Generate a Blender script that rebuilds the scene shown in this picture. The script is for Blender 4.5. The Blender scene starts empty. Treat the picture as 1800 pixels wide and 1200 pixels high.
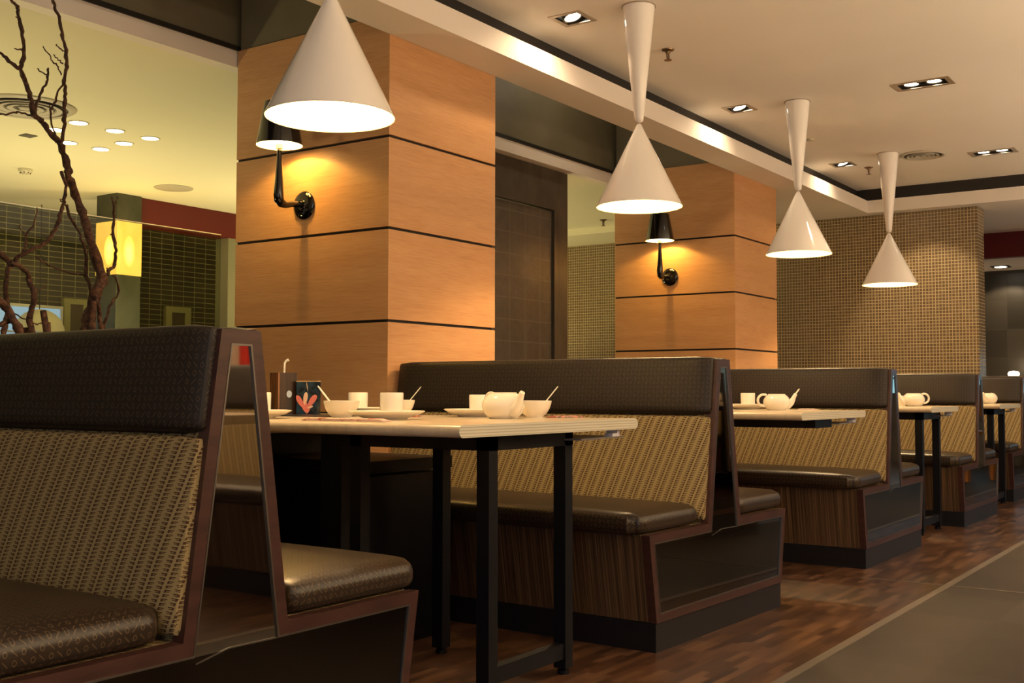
import bpy, bmesh, math, random
from mathutils import Vector, Matrix
PI = math.pi
random.seed(7)
S = bpy.context.scene
COL = S.collection
# ------------------------------------------------------------------ camera, world, light, exposure
yaw, pitch, roll = math.radians(34.57), math.radians(2.605), math.radians(.077)
fw = Vector((math.cos(pitch)*math.cos(yaw), math.cos(pitch)*math.sin(yaw), math.sin(pitch)))
rt = fw.cross(Vector((0, 0, 1))).normalized(); up = rt.cross(fw)
r2 = rt*math.cos(roll) + up*math.sin(roll); u2 = -rt*math.sin(roll) + up*math.cos(roll)
cam_d = bpy.data.cameras.new('camera'); cam = bpy.data.objects.new('camera', cam_d); COL.objects.link(cam)
cam.matrix_world = Matrix(((r2.x, u2.x, -fw.x, 0), (r2.y, u2.y, -fw.y, 0), (r2.z, u2.z, -fw.z, .85), (0, 0, 0, 1)))
cam_d.sensor_width = 36; cam_d.lens = 36*1965/1800; cam_d.clip_start = .05; cam_d.clip_end = 100
S.camera = cam
S.view_settings.view_transform = 'Standard'; S.view_settings.look = 'None'
S.view_settings.gamma = 1; S.view_settings.use_curve_mapping = False
S.view_settings.exposure = 0.4
W = bpy.data.worlds.new('world'); S.world = W; W.use_nodes = True
W.node_tree.nodes['Background'].inputs[0].default_value = (1, .74, .5, 1)
W.node_tree.nodes['Background'].inputs[1].default_value = .16

def light(kind, name, loc, power, color, size=.05, rot=(0, 0, 0), **kw):
    d = bpy.data.lights.new(name, kind); d.energy = power; d.color = color
    if kind == 'AREA':
        d.shape = 'RECTANGLE'; d.size = size; d.size_y = kw.pop('sy', size)
    else: d.shadow_soft_size = size
    for k, v in kw.items(): setattr(d, k, v)
    o = bpy.data.objects.new(name, d); COL.objects.link(o); o.location = loc; o.rotation_euler = rot
    return o
def aim(o, target):
    o.rotation_euler = (Vector(target)-o.location).to_track_quat('-Z', 'Y').to_euler()
WARM = (1, .66, .34); HAL = (1, .72, .42); GOLD = (1, .70, .20)
# added cool area fill behind the camera for assumed daylight, no window modelled
light('AREA', 'rear_fill', (-2.9, -1.0, 1.6), 36, (.78, .86, 1), 4.5, (0, -PI/2, 0), sy=1.5)
# added upward fill without fixtures, across the aisle and in the neighbouring room
for x, y, p in ((.6, -2.2, 60), (3.4, -2.4, 60), (6.4, -2.2, 55), (9.4, -1.8, 40)):
    light('SPOT', 'opposite_ceiling_fill', (x, y, 1.0), p*5.6, (1, .77, .51), .12, (PI, 0, 0), spot_size=math.radians(165), spot_blend=.5)
for x, y, p in ((2.0, 6.0, 34), (4.4, 7.0, 34), (7.0, 6.4, 30), (9.0, 6.6, 16)):
    light('SPOT', 'neighbour_ceiling_fill', (x, y, .8), p*2.0, (1, .80, .37), .12, (PI, 0, 0), spot_size=math.radians(165), spot_blend=.5)
light('POINT', 'void_fill', (6.6, 3.75, 3.15), 5, (1, .82, .55), .05)  # assumed light added inside the dark ceiling void, no lamp modelled
light('POINT', 'void_fill', (2.6, 3.75, 3.15), 3, (1, .82, .55), .05)  # same added light for the nearer stretch of the void
light('POINT', 'neighbour_fill', (6.4, 6.6, 1.5), 14, (1, .76, .34), .12)  # added fill for the room and its tiled wall, no lamp stands here

# ------------------------------------------------------------------ shader expression helper
class E:
    def __init__(s, t, sock): s.t = t; s.s = sock
    def _m(s, op, *a):
        n = s.t.nodes.new('ShaderNodeMath'); n.operation = op
        for i, v in enumerate((s,)+a):
            if isinstance(v, E): s.t.links.new(v.s, n.inputs[i])
            else: n.inputs[i].default_value = v
        return E(s.t, n.outputs[0])
    def __add__(s, o): return s._m('ADD', o)
    def __sub__(s, o): return s._m('SUBTRACT', o)
    def __mul__(s, o): return s._m('MULTIPLY', o)
    def __truediv__(s, o): return s._m('DIVIDE', o)
    def lt(s, o): return s._m('LESS_THAN', o)
    def gt(s, o): return s._m('GREATER_THAN', o)
    def floor(s): return s._m('FLOOR')
    def fract(s): return s._m('FRACT')
    def abs(s): return s._m('ABSOLUTE')
    def max(s, o): return s._m('MAXIMUM', o)
    def min(s, o): return s._m('MINIMUM', o)
    def sqrt(s): return s._m('SQRT')
    def mod2(s): return (s*.5).fract()*2
def box(a, lo, hi): return a.gt(lo)*a.lt(hi)

class Mat:
    def __init__(s, name, color=(.8, .8, .8), rough=.5, metal=0, spec=.5, coat=0, coat_rough=.05):
        s.m = bpy.data.materials.new(name); s.m.use_nodes = True; s.t = s.m.node_tree
        s.b = s.t.nodes['Principled BSDF']
        s.set('Base Color', (*color, 1)); s.set('Roughness', rough); s.set('Metallic', metal)
        s.set('Specular IOR Level', spec); s.set('Coat Weight', coat); s.set('Coat Roughness', coat_rough)
    def set(s, k, v):
        i = s.b.inputs[k]
        if isinstance(v, E): s.t.links.new(v.s, i)
        elif isinstance(v, bpy.types.NodeSocket): s.t.links.new(v, i)
        else: i.default_value = v
        return s
    def node(s, typ, **kw):
        n = s.t.nodes.new(typ)
        for k, v in kw.items(): setattr(n, k, v)
        return n
    def uv(s):
        n = s.node('ShaderNodeUVMap'); n.uv_map = 'UVMap'; x = s.node('ShaderNodeSeparateXYZ'); s.t.links.new(n.outputs[0], x.inputs[0])
        return E(s.t, x.outputs[0]), E(s.t, x.outputs[1])
    def vec(s, *c):
        x = s.node('ShaderNodeCombineXYZ')
        for i, v in enumerate(c):
            if isinstance(v, E): s.t.links.new(v.s, x.inputs[i])
            else: x.inputs[i].default_value = v
        return x.outputs[0]
    def noise(s, vec, scale=1, detail=3, rough=.5, dist=0):
        n = s.node('ShaderNodeTexNoise'); s.t.links.new(vec, n.inputs['Vector'])
        n.inputs['Scale'].default_value = scale; n.inputs['Detail'].default_value = detail
        n.inputs['Roughness'].default_value = rough; n.inputs['Distortion'].default_value = dist
        return E(s.t, n.outputs[0])
    def white(s, vec):
        n = s.node('ShaderNodeTexWhiteNoise'); n.noise_dimensions = '3D'; s.t.links.new(vec, n.inputs['Vector']); return E(s.t, n.outputs[0])
    def ramp(s, fac, stops):
        n = s.node('ShaderNodeValToRGB'); s.t.links.new(fac.s, n.inputs[0]); r = n.color_ramp
        while len(r.elements) < len(stops): r.elements.new(.5)
        for e, (p, c) in zip(r.elements, stops): e.position = p; e.color = (*c, 1)
        return n.outputs[0]
    def mix(s, fac, a, b, mode='MIX'):
        n = s.node('ShaderNodeMix'); n.data_type = 'RGBA'; n.blend_type = mode
        if isinstance(fac, E): s.t.links.new(fac.s, n.inputs[0])
        else: n.inputs[0].default_value = fac
        for i, v in ((6, a), (7, b)):
            if isinstance(v, tuple): n.inputs[i].default_value = (*v, 1)
            else: s.t.links.new(v, n.inputs[i])
        return n.outputs[2]
    def bump(s, h, strength=.3, dist=.002):
        n = s.node('ShaderNodeBump'); n.inputs['Strength'].default_value = strength; n.inputs['Distance'].default_value = dist
        s.t.links.new(h.s, n.inputs['Height']); s.set('Normal', n.outputs[0]); return s
    def emit(s, c, st): s.set('Emission Color', (*c, 1)); s.set('Emission Strength', st); return s

def srgb(r, g, b):
    f = lambda c: (c/255/12.92) if c/255 <= .04045 else ((c/255+.055)/1.055)**2.4
    return (f(r), f(g), f(b))
M = {}
# plaster and paint
M['ceiling'] = Mat('ceiling_paint', (.84, .80, .74), .75)
m = M['ceiling']; u, v = m.uv(); m.set('Base Color', m.ramp(m.noise(m.vec(u, v, 0.), 1.2, 2), [(.3, (.83, .79, .73)), (.7, (.87, .83, .78))]))
M['fascia'] = Mat('fascia_paint', (.84, .79, .75), .6)
M['leftceiling'] = Mat('neighbour_ceiling_paint', (.84, .82, .62), .75)
M['void'] = Mat('dark_olive_paint', (.15, .13, .085), .55)
m = M['void']; u, v = m.uv(); m.set('Base Color', m.ramp(m.noise(m.vec(u, v, 0.), 3, 4), [(.3, (.15, .13, .085)), (.7, (.19, .168, .11))]))
M['black'] = Mat('black_paint', (.014, .012, .011), .5)
M['cream'] = Mat('cream_wall_paint', (.55, .47, .36), .7)
M['red'] = Mat('dark_red_lacquer', (.10, .003, .003), .4)
M['redpost'] = Mat('red_paint', (.55, .02, .015), .4)
# light oak veneer
m = M['oak'] = Mat('oak_veneer', (.6, .35, .15), .38, spec=.35)
u, v = m.uv()
a = m.noise(m.vec(u*1.3, v*34, 0.), 6, 5, .6, .12); b = m.noise(m.vec(u*.6, v*7, 3.), 2.5, 3, .5)
f = (a*.65+b*.35)
m.set('Base Color', m.ramp(f, [(.30, (.50, .255, .108)), (.48, (.60, .325, .148)), (.62, (.655, .37, .178)), (.8, (.70, .41, .205))]))
m.bump(a, .08, .001)
# zebrano laminate (stripes run up and down)
m = M['zebra'] = Mat('zebrano_laminate', (.2, .1, .05), .4)
u, v = m.uv()
a = m.noise(m.vec(u*150, v*1.2, 0.), 1, 2, .55, .25); b = m.noise(m.vec(u*30, v*.8, 5.), 1, 2)
m.set('Base Color', m.ramp(a*.75+b*.25, [(.36, (.036, .020, .011)), (.47, (.074, .040, .021)), (.55, (.13, .074, .038)), (.68, (.19, .115, .060))]))
# mahogany frame
m = M['mahogany'] = Mat('mahogany_edging', (.1, .03, .02), .35)
u, v = m.uv()
m.set('Base Color', m.ramp(m.noise(m.vec(u*8, v*40, 0.), 1, 3), [(.3, (.036, .014, .012)), (.7, (.064, .025, .020))]))
M['mirror'] = Mat('smoked_mirror', (.46, .42, .36), .025, metal=1)
M['darkglass'] = Mat('dark_brown_glass', (.075, .062, .055), .04, metal=1)
M['edge'] = Mat('silver_edge', (.17, .16, .15), .4, metal=1)
M['plinth'] = Mat('dark_plinth', (.011, .010, .0125), .38, spec=.35)
# woven fabric with a small F-shaped motif, every other column turned upside down
m = M['woven'] = Mat('woven_fabric', (.4, .28, .13), .85, spec=.2)
u, v = m.uv()
U = (u+v*.36)/.0245; ci = U.floor(); par = ci.mod2().gt(.5)
V = v/.0083+ci*.37
fu0 = U.fract(); fv = V.fract(); fu = fu0+(par*(fu0*-2+1))
stem = box(fu, .62, .84)*box(fv, .16, .84); top = box(fu, .18, .84)*box(fv, .62, .84); mid = box(fu, .30, .84)*box(fv, .30, .48)
g = stem.max(top).max(mid)
wv = m.noise(m.vec(u*500, v*500, 0.), 1, 1)
base = m.mix(wv, (.23, .165, .073), (.39, .30, .145))
m.set('Base Color', m.mix(g, base, (.070, .036, .019)))
m.bump(wv-g*.5, .35, .001)
# dark printed leather: small rings and dashes
def leather(name, ringcol, rough, basecol):
    m = Mat(name, (.04, .025, .02), rough, spec=.4)
    u, v = m.uv(); P = .0165
    U = u/P; V = v/P; cu = U.floor(); cv = V.floor(); k = (cu+cv).mod2().gt(.5)
    a = U.fract()-.5; b = V.fract()-.5
    d = (a*a+b*b*.6).sqrt(); ring = box(d, .17, .27)
    rnd = m.white(m.vec(cu, cv, 0.)).gt(.5)*2-1
    dash = (a-b*rnd).abs().lt(.09)*(a.abs().lt(.33))
    g = ring*k+dash*(k*-1+1)
    n = m.noise(m.vec(u*420, v*420, 0.), 1, 2)
    m.set('Base Color', m.mix(g, basecol, ringcol)); m.bump(n, .25, .0006)
    return m
M['leather'] = leather('printed_leather', (.062, .040, .024), .5, (.0155, .0105, .0075))
M['seatleather'] = leather('printed_seat_leather', (.095, .060, .032), .36, (.024, .0155, .010))
# table
m = M['tabletop'] = Mat('table_laminate', (.78, .66, .48), .28, coat=.2)
u, v = m.uv()
m.set('Base Color', m.ramp(m.noise(m.vec(u*40, v*2.5, 0.), 1, 3, .5), [(.3, (.62, .50, .34)), (.7, (.74, .62, .45))]))
m = M['ply'] = Mat('plywood_edge', (.6, .5, .35), .5)
u, v = m.uv()
m.set('Base Color', m.ramp((v/.0078).fract(), [(.30, (.60, .56, .44)), (.5, (.36, .33, .24)), (.8, (.66, .62, .50))]))
M['steel'] = Mat('black_powder_steel', (.0035, .0038, .006), .45, spec=.25)
M['cabinet'] = Mat('black_laminate', (.0022, .0025, .004), .4, spec=.2)
M['tray'] = Mat('grey_metal_tray', (.30, .28, .28), .3, metal=.6)
M['clip'] = Mat('clear_plastic_clip', (.75, .72, .80), .2)
M['ceramic'] = Mat('white_glazed_ceramic', (.86, .80, .68), .12, coat=.3)
M['spoon'] = Mat('white_spoon_glaze', (.84, .80, .72), .2)
M['paper'] = Mat('printed_paper', (.78, .62, .50), .5)
m = M['paper']; u, v = m.uv(); m.set('Base Color', m.ramp(m.noise(m.vec(u*30, v*30, 0.), 1, 2), [(.38, (.34, .05, .03)), (.44, (.62, .40, .33)), (.8, (.72, .52, .44))]))
m = M['redpaper'] = Mat('red_printed_paper', (.4, .05, .03), .5)
u, v = m.uv(); m.set('Base Color', m.ramp(m.noise(m.vec(u*45, v*45, 0.), 1, 2), [(.45, (.36, .045, .03)), (.55, (.66, .30, .20)), (.62, (.05, .06, .08))]))
M['mat'] = Mat('dark_place_mat', (.02, .015, .02), .3)
m = M['cadwood'] = Mat('stained_box_wood', (.2, .09, .04), .35)
u, v = m.uv(); m.set('Base Color', m.ramp(m.noise(m.vec(u*45, v*7, 0.), 1, 4, .6, .4), [(.35, (.035, .014, .008)), (.52, (.16, .065, .022)), (.7, (.24, .11, .040))]))
m = M['caddark'] = Mat('dark_box_wood', (.03, .015, .01), .3)
u, v = m.uv(); m.set('Base Color', m.ramp(m.noise(m.vec(u*60, v*5, 0.), 1, 3), [(.4, (.010, .006, .005)), (.7, (.045, .018, .010))]))
M['dot'] = Mat('pale_blue_sticker', (.42, .50, .62), .5)
M['cardnavy'] = Mat('navy_card', (.010, .022, .040), .25)
m = M['cardnavy']; u, v = m.uv(); m.set('Base Color', m.ramp(m.noise(m.vec(u*25, v*25, 0.), 1, 2), [(.4, (.006, .010, .016)), (.65, (.012, .045, .085))]))
M['cardgold'] = Mat('card_edge', (.45, .30, .14), .4)
M['petal'] = Mat('pink_petal_print', (.58, .16, .14), .4)
M['petalpale'] = Mat('pale_petal_print', (.68, .46, .34), .4)
# lamps
M['lampwhite'] = Mat('white_lacquered_metal', (.92, .89, .86), .12, coat=.5)
M['lampinner'] = Mat('white_shade_inside', (.62, .50, .28), .5)
M['bulb'] = Mat('warm_bulb', (1, 1, 1), .3).emit((1, .80, .50), 14)
M['sconceblack'] = Mat('black_lacquer', (.006, .005, .005), .08, coat=.6)
M['sconceinner'] = Mat('sconce_shade_inside', (.95, .90, .80), .5)
M['halogen'] = Mat('halogen_lens', (1, 1, 1), .3).emit((1, .88, .66), 22)
M['halogendim'] = Mat('halogen_reflector', (1, 1, 1), .3).emit((1, .84, .58), 4)
M['trimsteel'] = Mat('brushed_nickel', (.46, .38, .30), .35, metal=.7)
M['trimdark'] = Mat('dark_trim_recess', (.022, .018, .014), .5)
M['disc'] = Mat('downlight_glass', (1, 1, 1), .3).emit((1, .86, .50), 9)
M['brass'] = Mat('sprinkler_brass', (.20, .13, .08), .3, metal=.9)
M['vent'] = Mat('ventilation_grey', (.50, .46, .38), .5)
M['ventgap'] = Mat('ventilation_gap', (.10, .09, .07), .7)
M['plasticwhite'] = Mat('white_plastic', (.62, .58, .44), .4)
# branch bark
m = M['bark'] = Mat('dry_bark', (.08, .04, .025), .8)
u, v = m.uv(); a = m.noise(m.vec(u*60, v*60, 0.), 1, 4)
m.set('Base Color', m.ramp(a, [(.35, (.028, .013, .009)), (.55, (.095, .042, .024)), (.75, (.21, .10, .055))])); m.bump(a, .8, .004)
# mosaics and tiles
def grid(name, pu, pv, grout, tile1, tile2, gcol, rough=.25, spec=.5, offs=0):
    m = Mat(name, tile1, rough, spec=spec); u, v = m.uv()
    U = u/pu; V = v/pv+offs; gu = box(U.fract(), grout/pu/2, 1-grout/pu/2); gv = box(V.fract(), grout/pv/2, 1-grout/pv/2)
    t = gu*gv; r = m.white(m.vec(U.floor(), V.floor(), 0.))
    m.set('Base Color', m.mix(t, gcol, m.mix(r, tile1, tile2))); m.set('Roughness', t*(rough-.7)+.7)
    m.bump(t, .5, .002)
    return m
M['mosaic'] = grid('glass_mosaic', .0275, .0285, .0054, (.135, .092, .048), (.20, .14, .078), (.52, .42, .25), .22)
M['darktile'] = grid('dark_green_tile', .135, .050, .0058, (.028, .024, .013), (.050, .042, .020), (.30, .27, .12), .3)
M['stonegrid'] = grid('dark_stone_tile', .31, .31, .006, (.024, .021, .016), (.050, .043, .033), (.04, .034, .027), .4)
m = M['stonegrid']; 
M['stone'] = Mat('dark_stone', (.08, .07, .06), .4)
m = M['stone']; u, v = m.uv(); m.set('Base Color', m.ramp(m.noise(m.vec(u*6, v*2, 0.), 1.5, 5, .6), [(.3, (.045, .040, .033)), (.7, (.10, .086, .070))]))
m = M['stonerelief'] = Mat('embossed_stone', (.06, .055, .048), .38)
u, v = m.uv(); U = u/.19; V = v/.15
line = box(U.fract(), .03, .97)*box(V.fract(), .03, .97)
n = m.noise(m.vec(u*14, v*14, 0.), 1, 4, .6); n2 = m.noise(m.vec(u*2.5, v*1.5, 2.), 1, 3)
m.set('Base Color', m.mix(line, (.135, .118, .10), m.ramp(n2*.6+n*.4, [(.3, (.055, .049, .041)), (.7, (.13, .112, .090))]))); m.bump(n+line*.5, .6, .006)
m = M['pillarstone'] = Mat('grey_green_stone', (.08, .09, .06), .4)
u, v = m.uv(); m.set('Base Color', m.ramp(m.noise(m.vec(u*4, v*2, 0.), 2, 5, .6), [(.3, (.030, .034, .022)), (.7, (.065, .066, .044))]))
m = M['onyx'] = Mat('backlit_onyx', (.8, .55, .2), .4)
u, v = m.uv(); m.set('Emission Color', m.ramp(m.noise(m.vec(u*4, v*3, 0.), 2, 4, .6), [(.3, (.90, .42, .045)), (.7, (1, .62, .12))])); dv = (v-2.0)/.13; d1 = (u-5.715)/.055; d2 = (u-7.84)/.075; g1 = (d1*d1+dv*dv)._m('MINIMUM', 1.0)*-1+1; g2 = (d2*d2+dv*dv)._m('MINIMUM', 1.0)*-1+1; m.set('Emission Strength', (g1+g2)*3.2+.75)
M['glow'] = Mat('onyx_core_glow', (1, .9, .6), .4).emit((1, .85, .38), 4)
# floors
m = M['parquet'] = Mat('strip_parquet', (.2, .1, .05), .3, coat=.15, coat_rough=.2)
u, v = m.uv(); V = v/.028; r = V.floor(); U = u/.16+m.white(m.vec(r, 3., 0.)); c = U.floor()
w = m.white(m.vec(c, r, 0.)); gr = m.noise(m.vec(u*5, v*120, 0.), 1, 3)
m.set('Base Color', m.ramp(w*.75+gr*.25, [(.05, (.034, .015, .008)), (.4, (.072, .031, .016)), (.7, (.120, .055, .027)), (.95, (.18, .092, .048))]))
m.set('Roughness', gr*.15+.26)
m = M['graytile'] = Mat('grey_floor_tile', (.10, .08, .06), .5, spec=.3)
u, v = m.uv(); U = u/.9; V = v/.45
w = m.white(m.vec(U.floor(), V.floor(), 0.)); n = m.noise(m.vec(u*3, v*3, 0.), 2, 4)
m.set('Base Color', m.ramp(w*.5+n*.5, [(.2, (.046, .038, .032)), (.8, (.070, .058, .048))]))
M['strip'] = Mat('floor_metal_strip', (.22, .185, .15), .35, metal=.3)
M['groove'] = Mat('groove_black', (.008, .006, .005), .6)
# glass
g = bpy.data.materials.new('partition_glass'); g.use_nodes = True; t = g.node_tree; t.nodes.clear()
o_ = t.nodes.new('ShaderNodeOutputMaterial'); mx = t.nodes.new('ShaderNodeMixShader'); tr = t.nodes.new('ShaderNodeBsdfTransparent'); gl = t.nodes.new('ShaderNodeBsdfGlossy'); fr = t.nodes.new('ShaderNodeFresnel')
tr.inputs[0].default_value = (.80, .84, .74, 1); gl.inputs['Roughness'].default_value = .02; fr.inputs[0].default_value = 1.22
t.links.new(fr.outputs[0], mx.inputs[0]); t.links.new(tr.outputs[0], mx.inputs[1]); t.links.new(gl.outputs[0], mx.inputs[2]); t.links.new(mx.outputs[0], o_.inputs[0])
class _G: m = g
M['glass'] = _G
M['glassedge'] = Mat('polished_glass_edge', (.95, .95, .75), .2)
M['frosted'] = Mat('pale_painted_post', (.20, .19, .12), .6)
M['skyblue'] = Mat('daylit_window_glass', (.2, .3, .4), .2).emit((.42, .62, 1), .55)
M['cyanwin'] = Mat('daylit_street_window', (.2, .3, .4), .2).emit((.35, .80, 1), .9)
M['frame'] = Mat('pale_frame', (.34, .31, .14), .5)
M['frameinside'] = Mat('brown_picture', (.085, .062, .034), .5)
M['domelamp'] = Mat('beige_dome_shade', (.62, .52, .33), .5).emit((1, .75, .38), .12)
M['orange'] = Mat('orange_varnished_wood', (.55, .22, .04), .35)
M['soil'] = Mat('planter_pebbles', (.10, .08, .06), .8)
# ------------------------------------------------------------------ mesh helpers
class MB:
    """collects shapes, then links them as ONE mesh object with metre-scaled box UVs"""
    def __init__(s): s.v = []; s.f = []
    def add(s, vs, fs, mat=None):
        o = len(s.v)
        s.v += [tuple(mat @ Vector(p)) if mat else tuple(p) for p in vs]
        s.f += [tuple(i+o for i in f) for f in fs]
        return s
    def box(s, x0, x1, y0, y1, z0, z1, mat=None):
        return s.add([(x0, y0, z0), (x1, y0, z0), (x1, y1, z0), (x0, y1, z0), (x0, y0, z1), (x1, y0, z1), (x1, y1, z1), (x0, y1, z1)],
                     [(0, 3, 2, 1), (4, 5, 6, 7), (0, 1, 5, 4), (1, 2, 6, 5), (2, 3, 7, 6), (3, 0, 4, 7)], mat)
    def prism(s, pts, a, b, axis='y'):
        """polygon pts extruded between a and b; pts are (x,z) for axis y, (x,y) for z, (y,z) for x"""
        P = {'y': lambda p, t: (p[0], t, p[1]), 'z': lambda p, t: (p[0], p[1], t), 'x': lambda p, t: (t, p[0], p[1])}[axis]
        n = len(pts); vs = [P(p, a) for p in pts]+[P(p, b) for p in pts]
        return s.add(vs, [tuple(range(n)), tuple(range(2*n-1, n-1, -1))]+[(i, n+i, n+(i+1) % n, (i+1) % n) for i in range(n)])
    def ring(s, outer, inner, y0, y1):
        n = len(outer); vs = [(p[0], y0, p[1]) for p in outer]+[(p[0], y0, p[1]) for p in inner]+[(p[0], y1, p[1]) for p in outer]+[(p[0], y1, p[1]) for p in inner]
        fs = []
        for i in range(n):
            j = (i+1) % n
            fs += [(i, j, n+j, n+i), (2*n+i, 3*n+i, 3*n+j, 2*n+j), (i, 2*n+i, 2*n+j, j), (n+i, n+j, 3*n+j, 3*n+i)]
        return s.add(vs, fs)
    def lathe(s, prof, n=48, mat=None, close=False):
        vs = []; fs = []; k = len(prof)
        for i in range(n):
            a = 2*PI*i/n
            vs += [(r*math.cos(a), r*math.sin(a), z) for r, z in prof]
        for i in range(n):
            j = (i+1) % n
            for q in range(k if close else k-1):
                w = (q+1) % k
                fs.append((i*k+q, j*k+q, j*k+w, i*k+w))
        return s.add(vs, fs, mat)
    def tube(s, pts, rads, n=10, cap=True):
        pts = [Vector(p) for p in pts]
        if not hasattr(rads, '__len__'): rads = [rads]*len(pts)
        vs = []; fs = []; up_ = None
        for i, p in enumerate(pts):
            d = (pts[min(i+1, len(pts)-1)]-pts[max(i-1, 0)]).normalized()
            if up_ is None: up_ = d.orthogonal().normalized()
            up_ = (up_-d*up_.dot(d)).normalized(); w = d.cross(up_)
            vs += [p+(up_*math.cos(2*PI*k/n)+w*math.sin(2*PI*k/n))*rads[i] for k in range(n)]
        for i in range(len(pts)-1):
            for k in range(n): fs.append((i*n+k, i*n+(k+1) % n, (i+1)*n+(k+1) % n, (i+1)*n+k))
        if cap: fs += [tuple(range(n-1, -1, -1)), tuple(range((len(pts)-1)*n, len(pts)*n))]
        return s.add(vs, fs)
    def rounded(s, cx, cy, cz, hx, hy, hz, r, n=12, puff=0, mat=None, rc=0):
        """cushion: a rounded box, top swelled by puff"""
        bm = bmesh.new(); bmesh.ops.create_cube(bm, size=2)
        bmesh.ops.subdivide_edges(bm, edges=bm.edges[:], cuts=n, use_grid_fill=True)
        mp = lambda t: math.copysign(abs(t)**.55 if abs(t) < 1 else 1, t)
        vs = []
        for v in bm.verts:
            c = v.co; p = Vector((mp(c.x)*hx, mp(c.y)*hy, mp(c.z)*hz))
            q = Vector((max(-hx+r, min(hx-r, p.x)), max(-hy+r, min(hy-r, p.y)), max(-hz+min(r, hz), min(hz-min(r, hz), p.z))))
            d = p-q; m_ = max(abs(d.x), abs(d.y), abs(d.z))
            if d.length > 1e-9: p = q+d.normalized()*m_
            if rc:
                dx, dy = abs(p.x)-(hx-rc), abs(p.y)-(hy-rc)
                if dx > 0 and dy > 0:
                    k = max(dx, dy)/math.hypot(dx, dy)
                    p.x = math.copysign(hx-rc+dx*k, p.x); p.y = math.copysign(hy-rc+dy*k, p.y)
            fx = max(0, 1-(p.x/hx)**2); fy = max(0, 1-(p.y/hy)**6)
            if p.z > 0: p.z += puff*fx*fy
            vs.append((p.x+cx, p.y+cy, p.z+cz))
        fs = [tuple(v.index for v in f.verts) for f in bm.faces]; bm.free()
        return s.add(vs, fs, mat)
    def build(s, name, mat, parent=None, smooth=False, label=None, uvs=None):
        me = bpy.data.meshes.new(name); me.from_pydata(s.v, [], s.f); me.validate(); me.update()
        bm = bmesh.new(); bm.from_mesh(me); bmesh.ops.remove_doubles(bm, verts=bm.verts, dist=1e-5)
        bmesh.ops.recalc_face_normals(bm, faces=bm.faces); bm.to_mesh(me); bm.free()
        uvl = me.uv_layers.new(name='UVMap')
        for p in me.polygons:
            n = p.normal; ax = max(range(3), key=lambda i: abs(n[i])) if abs(n.z) < .6 or True else 2
            for li in p.loop_indices:
                c = me.vertices[me.loops[li].vertex_index].co
                uvl.data[li].uv = uvs(c, n) if uvs else ((c.y, c.z) if ax == 0 else (c.x, c.z) if ax == 1 else (c.x, c.y))
            p.use_smooth = smooth
        if smooth:
            try: me.set_sharp_from_angle(angle=math.radians(42))
            except Exception: pass
        me.materials.append(M[mat].m)
        o = bpy.data.objects.new(name, me); COL.objects.link(o)
        if parent: o.parent = parent
        if label: o['label'] = label
        return o
def tag(o, label, cat, group=None, kind=None):
    o['label'] = label; o['category'] = cat
    if group: o['group'] = group
    if kind: o['kind'] = kind
    return o
def thing(name, label, cat, loc=(0, 0, 0), rz=0, group=None):
    o = bpy.data.objects.new(name, None); o.empty_display_size = .1; COL.objects.link(o); o.location = loc; o.rotation_euler = (0, 0, rz)
    return tag(o, label, cat, group)
def struct(o): o['kind'] = 'structure'; return o
def dup(root, loc, rz=0, label=None, group=None):
    r = root.copy(); COL.objects.link(r); r.location = loc; r.rotation_euler = (0, 0, rz)
    if label: r['label'] = label
    if group: r['group'] = group
    for ch in root.children:
        c = ch.copy(); COL.objects.link(c); c.parent = r
        for g_ in ch.children:
            d = g_.copy(); COL.objects.link(d); d.parent = c
    return r
def T(x, y, z): return Matrix.Translation((x, y, z))
def inset(poly, w):
    """offset a counter-clockwise (x,z) polygon inwards by w"""
    n = len(poly); out = []
    for i in range(n):
        p0, p1, p2 = (Vector(poly[i-1]), Vector(poly[i]), Vector(poly[(i+1) % n]))
        d1 = (p1-p0).normalized(); d2 = (p2-p1).normalized(); n1 = Vector((-d1.y, d1.x)); n2 = Vector((-d2.y, d2.x))
        b = (n1+n2); k = w/(1+n1.dot(n2)); q = p1+b*k; out.append((q.x, q.y))
    return out
def pierced(z, x0, x1, y0, y1, holes, name, mat, thick=.0):
    """horizontal plane with rectangular openings"""
    xs = sorted({x0, x1, *[h[0] for h in holes], *[h[1] for h in holes]}); ys = sorted({y0, y1, *[h[2] for h in holes], *[h[3] for h in holes]})
    mb = MB()
    for a, b in zip(xs, xs[1:]):
        for c, d in zip(ys, ys[1:]):
            mx, my = (a+b)/2, (c+d)/2
            if any(h[0] < mx < h[1] and h[2] < my < h[3] for h in holes): continue
            mb.add([(a, c, z), (b, c, z), (b, d, z), (a, d, z)], [(0, 1, 2, 3)])
    return struct(mb.build(name, mat))

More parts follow.
